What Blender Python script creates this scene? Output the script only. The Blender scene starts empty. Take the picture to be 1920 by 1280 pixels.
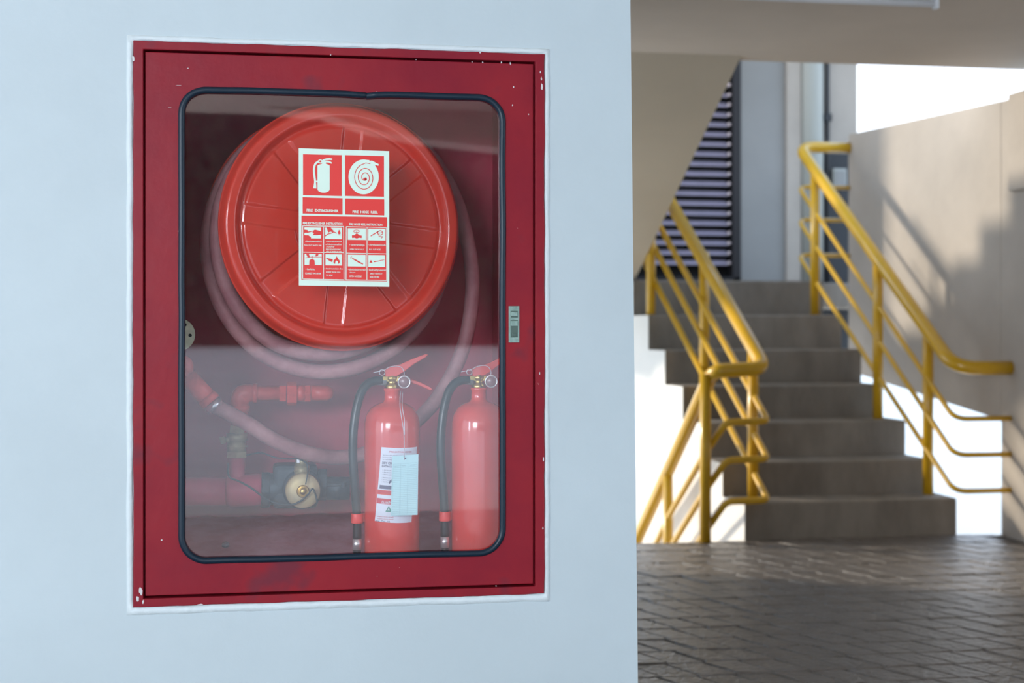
import bpy, bmesh, math, random
from math import sin, cos, tan, pi, radians, sqrt, atan2, asin
from mathutils import Vector, Matrix
from mathutils.geometry import tessellate_polygon
random.seed(7)
C = bpy.context.scene.collection
S = bpy.context.scene

# ------------------------------------------------------------------ camera, sky, sun, exposure
# building axes: +X along the cabinet wall (u), +Y into depth (v), Z up. Camera stands at u=v=0.
F = 2667.0; TH = radians(9.9); EYE = 1.025; V0 = 2.856
cam_d = bpy.data.cameras.new('camera'); cam = bpy.data.objects.new('camera', cam_d); C.objects.link(cam)
cam.location = (0, 0, EYE); cam.rotation_euler = (pi/2, 0, -TH)
cam_d.sensor_width = 36; cam_d.lens = 36*F/1920; cam_d.shift_y = -33/1920
cam_d.clip_start = 0.05; cam_d.clip_end = 500
cam_d.dof.use_dof = True; cam_d.dof.focus_distance = 2.85; cam_d.dof.aperture_fstop = 3.6
S.camera = cam
S.view_settings.view_transform = 'Standard'; S.view_settings.look = 'None'
S.view_settings.gamma = 1; S.view_settings.exposure = 0.0
try: S.view_settings.use_curve_mapping = False
except Exception: pass

w = bpy.data.worlds.new('sky'); S.world = w; w.use_nodes = True
nt = w.node_tree; nt.nodes.clear()
o_ = nt.nodes.new('ShaderNodeOutputWorld'); bg = nt.nodes.new('ShaderNodeBackground')
tc = nt.nodes.new('ShaderNodeTexCoord'); sp = nt.nodes.new('ShaderNodeSeparateXYZ'); rp = nt.nodes.new('ShaderNodeValToRGB')
nt.links.new(tc.outputs['Generated'], sp.inputs[0]); nt.links.new(sp.outputs['Z'], rp.inputs[0])
rp.color_ramp.elements[0].position = 0.0; rp.color_ramp.elements[0].color = (0.93, 0.96, 1.0, 1)
rp.color_ramp.elements[1].position = 0.6; rp.color_ramp.elements[1].color = (0.42, 0.66, 1.0, 1)
nt.links.new(rp.outputs[0], bg.inputs[0]); nt.links.new(bg.outputs[0], o_.inputs[0])
bg.inputs[1].default_value = 2.6

SUN_DIR = Vector((1.0, -0.60, -0.36)).normalized()
sd = bpy.data.lights.new('sun', 'SUN'); so = bpy.data.objects.new('sun', sd); C.objects.link(so)
sd.energy = 3.6; sd.angle = radians(4.5); sd.color = (1.0, 0.90, 0.74)
so.rotation_euler = SUN_DIR.to_track_quat('-Z', 'Y').to_euler(); so.location = (-6, 12, 8)

def area(name, loc, target, sx, sy, power, color):
    d = bpy.data.lights.new(name, 'AREA'); o = bpy.data.objects.new(name, d); C.objects.link(o)
    d.shape = 'RECTANGLE'; d.size = sx; d.size_y = sy; d.energy = power; d.color = color
    o.location = loc; o.rotation_euler = (Vector(target)-Vector(loc)).to_track_quat('-Z', 'Y').to_euler()
    return o
# added fill lights that boost the sky at the left, front and stairwell openings
area('left_opening_fill', (-3.6, -0.6, 1.5), (0.4, 2.4, 1.1), 0.6, 1.4, 45, (0.68, 0.85, 1.0))
area('front_opening_fill', (-2.0, -2.5, 1.80), (0.3, 2.9, 1.0), 1.7, 0.8, 125, (0.84, 0.90, 1.0))
area('stairwell_fill', (0.9, 8.9, 2.9), (3.0, 7.0, 1.0), 1.2, 0.8, 8, (1.0, 0.93, 0.82))

# ------------------------------------------------------------------ helpers
def ray(x, y):
    a = (x-960)/F; b = -(y-607)/F
    return Vector((a*cos(TH)+sin(TH), cos(TH)-a*sin(TH), b))
def onv(x, y, v):
    r = ray(x, y); k = v/r.y; return Vector((r.x*k, v, EYE+r.z*k))
def onu(x, y, u):
    r = ray(x, y); k = u/r.x; return Vector((u, r.y*k, EYE+r.z*k))
def onz(x, y, z):
    r = ray(x, y); k = (z-EYE)/r.z; return Vector((r.x*k, r.y*k, z))

def mat(name, col, rough=0.6, metal=0.0, var=0.0, vscale=6.0, bump=0.0, bscale=40.0, col2=None, spec=0.5, coat=0.0, stretch=None):
    m = bpy.data.materials.new(name); m.use_nodes = True; nt = m.node_tree
    b = nt.nodes['Principled BSDF']
    b.inputs['Base Color'].default_value = (*col, 1); b.inputs['Roughness'].default_value = rough
    b.inputs['Metallic'].default_value = metal; b.inputs['Specular IOR Level'].default_value = spec
    b.inputs['Coat Weight'].default_value = coat; b.inputs['Coat Roughness'].default_value = 0.08
    tcn = nt.nodes.new('ShaderNodeTexCoord'); vec = tcn.outputs['Object']
    if stretch:
        mp = nt.nodes.new('ShaderNodeMapping'); mp.inputs['Scale'].default_value = stretch
        nt.links.new(vec, mp.inputs[0]); vec = mp.outputs[0]
    if var or col2:
        n = nt.nodes.new('ShaderNodeTexNoise'); n.inputs['Scale'].default_value = vscale; n.inputs['Detail'].default_value = 6
        n.inputs['Roughness'].default_value = 0.6
        nt.links.new(vec, n.inputs['Vector'])
        r = nt.nodes.new('ShaderNodeValToRGB'); r.color_ramp.elements[0].position = 0.35; r.color_ramp.elements[1].position = 0.68
        c2 = col2 if col2 else tuple(min(1, c*(1+var)) for c in col)
        c1 = col if col2 else tuple(c*(1-var) for c in col)
        r.color_ramp.elements[0].color = (*c1, 1); r.color_ramp.elements[1].color = (*c2, 1)
        nt.links.new(n.outputs['Fac'], r.inputs[0]); nt.links.new(r.outputs[0], b.inputs['Base Color'])
    if bump:
        n2 = nt.nodes.new('ShaderNodeTexNoise'); n2.inputs['Scale'].default_value = bscale; n2.inputs['Detail'].default_value = 5
        nt.links.new(vec, n2.inputs['Vector'])
        bp = nt.nodes.new('ShaderNodeBump'); bp.inputs['Strength'].default_value = bump; bp.inputs['Distance'].default_value = 0.01
        nt.links.new(n2.outputs['Fac'], bp.inputs['Height']); nt.links.new(bp.outputs[0], b.inputs['Normal'])
    return m

def add_specks(m, col, scale, lo, hi, base_socket_col):
    """worn spots: a second noise mask laid over the base colour"""
    nt = m.node_tree; b = nt.nodes['Principled BSDF']
    n = nt.nodes.new('ShaderNodeTexNoise'); n.inputs['Scale'].default_value = scale; n.inputs['Detail'].default_value = 3
    tcn = nt.nodes.new('ShaderNodeTexCoord'); nt.links.new(tcn.outputs['Object'], n.inputs['Vector'])
    r = nt.nodes.new('ShaderNodeMapRange'); r.inputs[1].default_value = lo; r.inputs[2].default_value = hi
    nt.links.new(n.outputs['Fac'], r.inputs[0])
    mx = nt.nodes.new('ShaderNodeMix'); mx.data_type = 'RGBA'
    nt.links.new(r.outputs[0], mx.inputs[0])
    if b.inputs['Base Color'].links:
        nt.links.new(b.inputs['Base Color'].links[0].from_socket, mx.inputs[6])
    else: mx.inputs[6].default_value = (*base_socket_col, 1)
    mx.inputs[7].default_value = (*col, 1)
    nt.links.new(mx.outputs[2], b.inputs['Base Color'])

M = {}
M['wall_blue'] = mat('painted_plaster', (0.50, 0.585, 0.615), 0.55, var=0.035, vscale=2.2, bump=0.10, bscale=28)
add_specks(M['wall_blue'], (0.36, 0.42, 0.41), 14, 0.755, 0.80, (0.50, 0.585, 0.615))
M['wall_white'] = mat('white_plaster', (0.64, 0.72, 0.74), 0.5, var=0.03, vscale=9, bump=0.25, bscale=60)
M['stair_white'] = mat('stair_white_paint', (0.80, 0.77, 0.72), 0.7, var=0.04, vscale=3, bump=0.1)
M['parapet'] = mat('parapet_plaster', (0.41, 0.36, 0.31), 0.8, var=0.10, vscale=1.6, bump=0.15, bscale=20)
M['ceiling'] = mat('ceiling_plaster', (0.62, 0.53, 0.44), 0.85, var=0.05, vscale=1.2, bump=0.12, bscale=14)
M['soffit'] = mat('soffit_plaster', (0.56, 0.48, 0.37), 0.85, var=0.05, vscale=1.3, bump=0.1, bscale=14)
M['concrete'] = mat('stair_concrete', (0.17, 0.145, 0.118), 0.75, col2=(0.26, 0.226, 0.19), vscale=3.5, bump=0.3, bscale=30, stretch=(1.6, 1, 0.7))
M['tile'] = mat('stone_tile', (0.130, 0.108, 0.090), 0.36, col2=(0.200, 0.174, 0.154), vscale=9, bump=1.0, bscale=45)
M['joint'] = mat('tile_joint', (0.085, 0.075, 0.068), 0.9, var=0.2, vscale=20)
M['ground'] = mat('light_concrete_yard', (0.78, 0.72, 0.64), 0.9, var=0.06, vscale=0.6)
M['bounce_floor'] = mat('pale_bounce_floor', (0.42, 0.36, 0.36), 0.7, var=0.12, vscale=1.5)
M['hedge'] = mat('hedge_leaf', (0.012, 0.022, 0.010), 0.9, var=0.4, vscale=3)
M['frame_red'] = mat('worn_red_enamel', (0.215, 0.009, 0.022), 0.42, spec=0.22, col2=(0.28, 0.013, 0.022), vscale=4.5, bump=0.10, bscale=22)
add_specks(M['frame_red'], (0.16, 0.02, 0.035), 9, 0.60, 0.72, (0.25, 0.012, 0.028))
add_specks(M['frame_red'], (0.62, 0.34, 0.32), 70, 0.755, 0.785, (0.25, 0.012, 0.028))
M['inner_red'] = mat('cabinet_inner_enamel', (0.56, 0.05, 0.10), 0.5, var=0.15, vscale=5, bump=0.1)
M['inner_floor'] = mat('rough_painted_mortar', (0.30, 0.10, 0.14), 0.7, col2=(0.40, 0.23, 0.29), vscale=9, bump=0.6, bscale=14, stretch=(1, 1, 2.5))
M['dark_gap'] = mat('gap_shadow_side', (0.03, 0.006, 0.008), 0.8)
M['gasket'] = mat('navy_rubber', (0.006, 0.020, 0.036), 0.34, spec=0.35)
M['reel_red'] = mat('glossy_red_plastic', (0.70, 0.055, 0.034), 0.20, var=0.04, vscale=3, coat=0.5)
M['ext_red'] = mat('extinguisher_enamel', (0.68, 0.050, 0.042), 0.16, coat=0.6, var=0.03)
M['pipe_red'] = mat('painted_pipe_red', (0.80, 0.08, 0.07), 0.36, var=0.2, vscale=20, bump=0.15, bscale=60)
M['pipe_wine'] = mat('painted_pipe_wine', (0.55, 0.05, 0.12), 0.45, var=0.15, vscale=12, bump=0.1)
M['hose'] = mat('dusty_rubber_hose', (0.36, 0.15, 0.17), 0.6, col2=(0.50, 0.26, 0.27), vscale=16, bump=0.2, bscale=80)
M['black_hose'] = mat('black_rubber', (0.006, 0.012, 0.014), 0.28)
M['brass'] = mat('brass', (0.62, 0.45, 0.16), 0.28, metal=1.0, var=0.15, vscale=25, bump=0.05)
M['old_brass'] = mat('tarnished_brass', (0.46, 0.42, 0.25), 0.42, metal=0.35, var=0.2, vscale=30)
M['disc_brass'] = mat('aged_brass_cap', (0.72, 0.60, 0.32), 0.5, metal=0.25, col2=(0.52, 0.46, 0.30), vscale=22, bump=0.05)
M['iron'] = mat('grey_iron', (0.050, 0.075, 0.090), 0.5, metal=0.3, var=0.25, vscale=18, bump=0.2)
M['chrome'] = mat('chrome', (0.85, 0.87, 0.90), 0.28, metal=0.8)
M['steel'] = mat('zinc_plate', (0.30, 0.42, 0.38), 0.42, metal=0.35, col2=(0.18, 0.28, 0.24), vscale=60, bump=0.2, bscale=120)
M['steel_dark'] = mat('zinc_recess_shade', (0.09, 0.14, 0.12), 0.5, metal=0.4)  # darker zinc: shade of the slots and recess put into the colour
M['grey_plastic'] = mat('grey_plastic', (0.20, 0.22, 0.24), 0.4)
M['glass_face'] = mat('gauge_face', (0.22, 0.11, 0.12), 0.3, coat=0.2)
M['sign_white'] = mat('pale_green_sign', (0.66, 0.83, 0.72), 0.45)
M['sign_red'] = mat('sign_red_print', (0.72, 0.032, 0.026), 0.45)
M['paper'] = mat('white_label_paper', (0.72, 0.76, 0.86), 0.5)
M['tag_paper'] = mat('pale_cyan_tag', (0.50, 0.76, 0.80), 0.6)
M['ink'] = mat('grey_ink', (0.12, 0.12, 0.20), 0.6)
M['ink_light'] = mat('faint_ruling', (0.33, 0.55, 0.60), 0.6)
M['ink_red'] = mat('label_red_ink', (0.60, 0.03, 0.06), 0.5)
M['ink_green'] = mat('label_green_ink', (0.08, 0.30, 0.25), 0.5)
M['yellow'] = mat('yellow_enamel', (0.64, 0.36, 0.012), 0.28, var=0.06, vscale=4, coat=0.25)
M['louver'] = mat('grey_lilac_blade', (0.34, 0.30, 0.38), 0.55, var=0.1)
M['louver_dark'] = mat('dark_door_frame', (0.012, 0.010, 0.012), 0.6)
M['door_back'] = mat('louver_backing', (0.004, 0.004, 0.005), 0.9)
M['leak_dot'] = mat('pale_leak_dot', (0.75, 0.62, 0.62), 0.3)
M['pvc'] = mat('pale_pvc_pipe', (0.38, 0.385, 0.35), 0.4)
M['back_wall'] = mat('pale_blue_grey_wall', (0.265, 0.26, 0.25), 0.8, var=0.05, vscale=2)
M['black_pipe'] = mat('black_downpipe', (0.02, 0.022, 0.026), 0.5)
M['flange'] = mat('cream_flange', (0.78, 0.82, 0.60), 0.5, var=0.12, vscale=40)
M['fixture'] = mat('white_lamp_housing', (0.75, 0.76, 0.78), 0.4)
M['wire'] = mat('dark_wire', (0.03, 0.06, 0.075), 0.5)
M['string'] = mat('white_string', (0.65, 0.60, 0.66), 0.7)
M['chip'] = mat('bare_chip', (0.62, 0.60, 0.60), 0.7)

# glass: clear pane with a mirror share and a trace of dust
g = bpy.data.materials.new('dusty_pane'); g.use_nodes = True; nt = g.node_tree; nt.nodes.clear()
go = nt.nodes.new('ShaderNodeOutputMaterial'); tr = nt.nodes.new('ShaderNodeBsdfTransparent'); gl = nt.nodes.new('ShaderNodeBsdfGlossy')
df = nt.nodes.new('ShaderNodeBsdfDiffuse'); m1 = nt.nodes.new('ShaderNodeMixShader'); m2 = nt.nodes.new('ShaderNodeMixShader')
tr.inputs[0].default_value = (0.98, 0.985, 0.99, 1); gl.inputs['Roughness'].default_value = 0.012; gl.inputs[0].default_value = (1.0, 0.94, 0.92, 1)
df.inputs[0].default_value = (0.7, 0.75, 0.85, 1)
m1.inputs[0].default_value = 0.112; m2.inputs[0].default_value = 0.008
nt.links.new(tr.outputs[0], m1.inputs[1]); nt.links.new(gl.outputs[0], m1.inputs[2])
nt.links.new(m1.outputs[0], m2.inputs[1]); nt.links.new(df.outputs[0], m2.inputs[2]); nt.links.new(m2.outputs[0], go.inputs[0])
M['glass'] = g

class MB:
    def __init__(s): s.v = []; s.f = []; s.smooth = []
    def add(s, vs, fs, smooth=False):
        n = len(s.v); s.v += [tuple(p) for p in vs]
        s.f += [tuple(i+n for i in f) for f in fs]; s.smooth += [smooth]*len(fs); return s
    def box(s, x0, x1, y0, y1, z0, z1):
        vs = [(x, y, z) for x in (x0, x1) for y in (y0, y1) for z in (z0, z1)]
        return s.add(vs, [(0,1,3,2), (4,6,7,5), (0,4,5,1), (2,3,7,6), (0,2,6,4), (1,5,7,3)])
    def tube(s, pts, r, n=16, caps=True, smooth=True):
        pts = [Vector(p) for p in pts]; rs = r if isinstance(r, (list, tuple)) else [r]*len(pts)
        t0 = (pts[1]-pts[0]).normalized(); up = Vector((0, 0, 1)) if abs(t0.z) < .9 else Vector((1, 0, 0))
        nx = t0.cross(up).normalized(); vs = []; fs = []
        for i, p in enumerate(pts):
            if i == 0: t = t0
            elif i == len(pts)-1: t = (pts[i]-pts[i-1]).normalized()
            else: t = ((pts[i+1]-pts[i]).normalized()+(pts[i]-pts[i-1]).normalized()).normalized()
            nx = (nx - t*nx.dot(t)).normalized(); ny = t.cross(nx)
            k = 1.0
            for j in range(n):
                a = 2*pi*j/n; vs.append(p+(nx*cos(a)+ny*sin(a))*rs[i]*k)
        for i in range(len(pts)-1):
            for j in range(n):
                j2 = (j+1) % n; fs.append((i*n+j, i*n+j2, (i+1)*n+j2, (i+1)*n+j))
        s.add(vs, fs, smooth)
        if caps:
            b = len(s.v)-len(vs)
            s.f.append(tuple(b+j for j in range(n))[::-1]); s.smooth.append(False)
            s.f.append(tuple(b+(len(pts)-1)*n+j for j in range(n))); s.smooth.append(False)
        return s
    def lathe(s, prof, o=(0,0,0), ax=(0,0,1), n=32, smooth=True, capped=True):
        """prof: list of (radius, distance along axis)"""
        o = Vector(o); ax = Vector(ax).normalized(); up = Vector((0,0,1)) if abs(ax.z) < .9 else Vector((1,0,0))
        nx = ax.cross(up).normalized(); ny = ax.cross(nx); vs = []; fs = []
        for r, h in prof:
            for j in range(n):
                a = 2*pi*j/n; vs.append(o+ax*h+(nx*cos(a)+ny*sin(a))*max(r, 1e-5))
        for i in range(len(prof)-1):
            for j in range(n):
                j2 = (j+1) % n; fs.append((i*n+j, i*n+j2, (i+1)*n+j2, (i+1)*n+j))
        b = len(s.v); s.add(vs, fs, smooth)
        if capped:
            for e in (0, len(prof)-1):
                s.f.append(tuple(b+e*n+j for j in range(n))); s.smooth.append(False)
        return s
    def prism(s, pts, d, flip=False):
        """pts: ordered planar 3D outline, d: extrusion vector"""
        pts = [Vector(p) for p in pts]; d = Vector(d); n = len(pts)
        tris = tessellate_polygon([pts])
        vs = pts+[p+d for p in pts]; fs = [tuple(t) for t in tris]+[tuple(i+n for i in t)[::-1] for t in tris]
        fs += [(i, (i+1) % n, (i+1) % n+n, i+n) for i in range(n)]
        return s.add(vs, fs)
    def flat(s, pts):
        pts = [Vector(p) for p in pts]
        return s.add(pts, [tuple(t) for t in tessellate_polygon([pts])])
    def ring(s, outer, inner, d):
        """two loops of equal count, extruded by d"""
        d = Vector(d); n = len(outer); O = [Vector(p) for p in outer]; I = [Vector(p) for p in inner]
        vs = O+I+[p+d for p in O]+[p+d for p in I]; fs = []
        for i in range(n):
            j = (i+1) % n
            fs += [(i, j, n+j, n+i), (2*n+i, 3*n+i, 3*n+j, 2*n+j), (i, 2*n+i, 2*n+j, j), (n+i, n+j, 3*n+j, 3*n+i)]
        return s.add(vs, fs)
    def build(s, name, m, parent=None, loc=None, bevel=0, recalc=True):
        me = bpy.data.meshes.new(name); me.from_pydata([tuple(v) for v in s.v], [], s.f)
        me.polygons.foreach_set('use_smooth', s.smooth); me.materials.append(m if not isinstance(m, str) else M[m])
        if recalc:
            bm = bmesh.new(); bm.from_mesh(me); bmesh.ops.recalc_face_normals(bm, faces=bm.faces); bm.to_mesh(me); bm.free()
        o = bpy.data.objects.new(name, me); C.objects.link(o)
        if loc: o.location = loc
        if parent: o.parent = parent
        if bevel:
            b = o.modifiers.new('bevel', 'BEVEL'); b.width = bevel; b.segments = 2; b.limit_method = 'ANGLE'; b.angle_limit = radians(40)
        return o

def empty(name, loc=(0,0,0), rz=0):
    o = bpy.data.objects.new(name, None); C.objects.link(o); o.location = loc; o.rotation_euler = (0, 0, rz)
    o.empty_display_size = 0.05; return o
def tag(o, label, cat=None, group=None, kind=None):
    if label: o['label'] = label
    if cat: o['category'] = cat
    if group: o['group'] = group
    if kind: o['kind'] = kind
    return o
def smooth_path(pts, sub=8):
    P = [Vector(p) for p in pts]; out = []
    P = [P[0]*2-P[1]]+P+[P[-1]*2-P[-2]]
    for i in range(1, len(P)-2):
        for k in range(sub):
            t = k/sub; a, b, c, d = P[i-1], P[i], P[i+1], P[i+2]
            out.append(0.5*((2*b)+(c-a)*t+(2*a-5*b+4*c-d)*t*t+(3*b-a-3*c+d)*t**3))
    out.append(P[-2]); return out
def round_path(pts, r, n=8):
    """polyline with filleted corners"""
    P = [Vector(p) for p in pts]; out = [P[0]]
    for i in range(1, len(P)-1):
        a = (P[i-1]-P[i]); b = (P[i+1]-P[i]); rr = min(r, a.length*.49, b.length*.49)
        p0 = P[i]+a.normalized()*rr; p2 = P[i]+b.normalized()*rr
        for k in range(n+1):
            t = k/n; out.append(p0*(1-t)**2+P[i]*2*t*(1-t)+p2*t*t)
    out.append(P[-1]); return out
def noise1(n, amp, seed, smoothn=3):
    rnd = random.Random(seed); a = [rnd.uniform(-1, 1) for _ in range(n)]
    for _ in range(smoothn): a = [(a[i-1]+a[i]*2+a[(i+1) % n])/4 for i in range(n)]
    k = max(abs(x) for x in a); return [x/k*amp for x in a]

# ------------------------------------------------------------------ setting
# staircase constants measured from the place
T = 0.28; VS = 6.45
SZ = [0.178, 0.341, 0.519, 0.695, 0.882, 1.078, 1.284]
def uleft(v): return 2.245-0.0625*(v-VS)
UR = 3.327
# floor
tag(MB().box(-4.2, 3.57, -2.05, 1.8, -0.20, 0.0).build('floor_front', 'bounce_floor'), 'unseen passage floor near the open side, made paler to bounce light', kind='structure')  # unseen part, made paler than the tiles to lift mirrored haze and bounce
fl = MB().box(-4.2, 0.9, 1.8, 2.86, -0.20, -0.006).box(0.9, 3.57, 1.8, VS, -0.20, -0.006)
floor = fl.build('floor', 'joint'); tag(floor, 'dark grey stone-tiled passage floor with slanting joints', kind='structure')
# tiles: parallelograms, rows along u
SK = tan(radians(21.5)); du, dv, gap = 0.115, 0.158, 0.0042
cands = []
v = 3.05; row = 0
while v < VS-0.01:
    v1 = min(v+dv, VS-0.002); row += 1
    for k in range(-30, 90):
        ub = 0.6+k*du
        u0 = ub-SK*(v-3.0)+0.3*((row*7) % 3)*0.05; 
        if u0 < 0.78 or u0+du > 3.56: continue
        # in the camera's view?
        cx, cy = u0+du/2, (v+v1)/2
        depth = cx*sin(TH)+cy*cos(TH); lat = cx*cos(TH)-cy*sin(TH)
        px = 960+F*lat/depth; py = 607+F*EYE/depth
        cands.append((u0, v, v1, px, py, depth))
    v += dv
vis = [c for c in cands if 1150 < c[3] < 1960 and c[4] < 1310]
vis.sort(key=lambda c: c[5]); near = vis[:300]; nearset = set(map(id, near))
def tile_mesh(mb, u0, v0, v1, dz, wob):
    g2 = gap/2; a = SK*(v1-v0); z = dz
    q = [(u0+g2, v0+g2), (u0+du-g2, v0+g2), (u0+du-g2-a, v1-g2), (u0+g2-a, v1-g2)]
    i = 0.006
    qi = [(u0+g2+i, v0+g2+i), (u0+du-g2-i, v0+g2+i), (u0+du-g2-a-i, v1-g2-i), (u0+g2-a+i, v1-g2-i)]
    vs = [(x, y, -0.012) for x, y in q]+[(x, y, z-0.004) for x, y in q]+[(x, y, z+wob[k]) for k, (x, y) in enumerate(qi)]
    fs = []
    for k in range(4):
        j = (k+1) % 4; fs += [(k, j, 4+j, 4+k), (4+k, 4+j, 8+j, 8+k)]
    fs.append((8, 9, 10, 11)); mb.add(vs, fs)
rt = random.Random(3)
rest = MB()
for c in cands:
    wob = [rt.uniform(-.0014, .0014) for _ in range(4)]; dz = rt.uniform(-.0016, .0016)
    if id(c) in nearset:
        mb = MB(); tile_mesh(mb, c[0], c[1], c[2], dz, wob); mb.build('tile', 'tile', floor, recalc=False)
    else: tile_mesh(rest, c[0], c[1], c[2], dz, wob)
rs_ = rest.build('tile_field', 'tile', floor, recalc=False); rs_['kind'] = 'stuff'

# cabinet wall with its opening; the free corner leans a little
def corner_u(z): return 0.755+(0.99-z)*0.0115
FU0, FU1, FZ0, FZ1 = -0.250, 0.565, 0.4740, 1.5760     # outside of the red frame
CEIL = 2.262
wl = MB()
th = 0.10
O0 = FU0+0.006; O1 = FU1-0.006; Oz0 = FZ0+0.006; Oz1 = FZ1-0.006
cu0, cu1 = corner_u(0), corner_u(CEIL)
def wallquad(mb, poly): mb.prism([(a, V0, b) for a, b in poly], (0, th, 0))
wallquad(wl, [(-4.2, 0), (O0, 0), (O0, CEIL), (-4.2, CEIL)])
wallquad(wl, [(O0, 0), (O1, 0), (O1, Oz0), (O0, Oz0)])
wallquad(wl, [(O0, Oz1), (O1, Oz1), (O1, CEIL), (O0, CEIL)])
wallquad(wl, [(O1, 0), (cu0, 0), (cu1, CEIL), (O1, CEIL)])
bmw = wl
wfront = wl.build('wall_front', 'wall_blue'); tag(wfront, 'pale blue painted plaster wall around the red cabinet', kind='structure')
ws = MB().prism([(cu0-0.12, V0+th, 0), (cu0, V0+th, 0), (cu1, V0+th, CEIL), (cu1-0.12, V0+th, CEIL)], (0, 3.25, 0)).box(-4.2, 0.7, 6.1, 6.2, -0.2, CEIL)
tag(ws.build('wall_side', 'wall_blue'), 'side of the block behind the cabinet wall', kind='structure')
# plaster bead left around the frame (uneven edge)
def rect_loop(u0, u1, z0, z1, n, seed, amp, y):
    per = []; L = [(u0, z0), (u1, z0), (u1, z1), (u0, z1)]
    for k in range(4):
        a, b = L[k], L[(k+1) % 4]
        for i in range(n): t = i/n; per.append((a[0]+(b[0]-a[0])*t, a[1]+(b[1]-a[1])*t))
    n1 = noise1(len(per), amp, seed, 1); n2 = noise1(len(per), amp, seed+5, 1)
    return [Vector((p[0]+n1[i], y, p[1]+n2[i])) for i, p in enumerate(per)]
bead = MB(); NB = 70
lo = rect_loop(FU0-.0135, FU1+.0115, FZ0-.0165, FZ1+.0125, NB, 11, .0012, V0+.001)
li = rect_loop(FU0-.001, FU1+.001, FZ0-.001, FZ1+.001, NB, 12, .0016, V0+.001)
lo2 = [p+Vector((0, -.0035, 0))+(Vector((0.157, 0, 1.025))-Vector((p.x, 0, p.z))).normalized()*.002 for p in lo]
li2 = [p+Vector((0, -.0045, 0)) for p in li]
n = len(lo); vs = lo+lo2+li2+li; fs = []
for a in range(3):
    for i in range(n): j = (i+1) % n; fs.append((a*n+i, a*n+j, (a+1)*n+j, (a+1)*n+i))
bead.add(vs, fs, True)
tag(bead.build('trim_1', 'wall_white'), 'whiter uneven plaster bead around the red frame', kind='structure')

# ceiling
cl = MB().prism([(-.3, -2.8, CEIL+.02), (0, -2.8, CEIL-.005), (.33, -2.8, 2.235), (.6, -2.8, 2.15), (.9, -2.8, 2.10), (1.45, -2.8, 2.05), (3.75, -2.8, 2.0), (3.75, -2.8, CEIL+.02)], (0, .3, 0)).box(-4.2, 3.75, -2.8, 6.28, CEIL, CEIL+.22).box(2.17, 3.75, 6.28, 6.40, CEIL, CEIL+.22)
tag(cl.build('ceiling', 'ceiling'), 'low beige plastered ceiling over the passage', kind='structure')
# upper flight with its sloping soffit
sf = MB(); z0, z1 = CEIL, 1.224
prof = [(6.28, z0), (8.31, z1), (8.62, z1-.10), (8.62, 1.30)]
st = []
nz = 6
for i in range(nz):
    vv = 8.31-i*(8.31-6.6)/nz; zt = 1.30+(i+1)*.18
    st += [(vv, 1.30+i*.18), (vv, zt)]
prof += st+[(6.28, st[-1][1])]
sf.prism([(0.95, a, b) for a, b in prof], (1.22, 0, 0))
tag(sf.build('ceiling_stair_soffit', 'soffit'), 'beige sloping underside of the upper stair flight', kind='structure')
# unseen slab added over the stairwell to keep out light from above
tag(MB().box(0.9, 4.3, 6.28, 9.6, 4.3, 4.4).build('ceiling_light_block', 'ceiling'), 'unseen slab over the stairwell, added to block light from above', kind='structure')
# right parapet wall with a slot below
pr = MB()
pr.prism([(3.54, 6.42, 0.555), (3.54, 8.26, 0.735), (3.54, 8.26, 2.19), (3.54, 6.42, 2.112)], (0.10, 0, 0))
pr.box(3.54, 3.70, 2.0, 6.42, -0.2, 2.11)
tag(pr.build('wall_right', 'parapet', bevel=.006), 'beige plastered parapet wall beside the stairs', kind='structure')
tag(MB().box(3.515, 3.70, 6.05, 6.31, 1.66, 2.125).build('trim_2', 'parapet', bevel=.004), 'pale block at the near end of the parapet', kind='structure')
# back wall of the stairwell: pieces seen beside the louvred door
bk = MB()
VB = 9.30
bk.box(3.21, 3.53, VB, VB+.12, 1.10, 4.3)
tag(bk.build('wall_back', 'back_wall'), 'pale blue-grey wall right of the louvred door', kind='structure')
tag(MB().box(3.53, 3.63, VB-.03, VB+.12, 1.10, 4.3).build('trim_3', 'parapet'), 'beige strip beside the pipe', kind='structure')
tag(MB().box(3.63, 3.82, VB+.10, VB+.14, 1.10, 4.3).build('wall_recess', 'back_wall'), 'grey recess behind the pipe', kind='structure')
tag(MB().box(3.82, 4.06, VB+.02, VB+.14, 2.26, 4.3).build('wall_back_right', 'parapet'), 'light wall panel beside the bright opening', kind='structure')
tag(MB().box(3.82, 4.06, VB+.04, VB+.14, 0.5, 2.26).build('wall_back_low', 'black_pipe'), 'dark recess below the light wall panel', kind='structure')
tag(MB().box(0.9, 2.3, VB, VB+.12, 1.1, 4.3).build('wall_back_left', 'back_wall'), 'wall left of the louvred door behind the flight', kind='structure')

# staircase
stairs = empty('staircase', (2.8, VS, 0)); tag(stairs, 'grey concrete staircase with seven risers and white side', kind='structure')
def world_child(o, p):
    o.parent = p; o.matrix_parent_inverse = Matrix.Translation(-p.location); return o
for i in range(7):
    v0 = VS+T*i; zlo = SZ[i]-0.24 if i else -0.05
    v1 = v0+T if i < 6 else VB
    ul = uleft(v0)+.004 if i < 6 else 1.0
    mb = MB()
    if i == 6:
        mb.box(uleft(v0)+.004, UR, v0, v0+.35, zlo, SZ[i]); mb.box(0.95, 4.06, v0+.35, VB, SZ[i]-.16, SZ[i])
    else: mb.box(ul, UR, v0, v1+.02, zlo, SZ[i])
    world_child(mb.build('step' if i < 6 else 'landing', 'concrete', bevel=.012), stairs)
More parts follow.
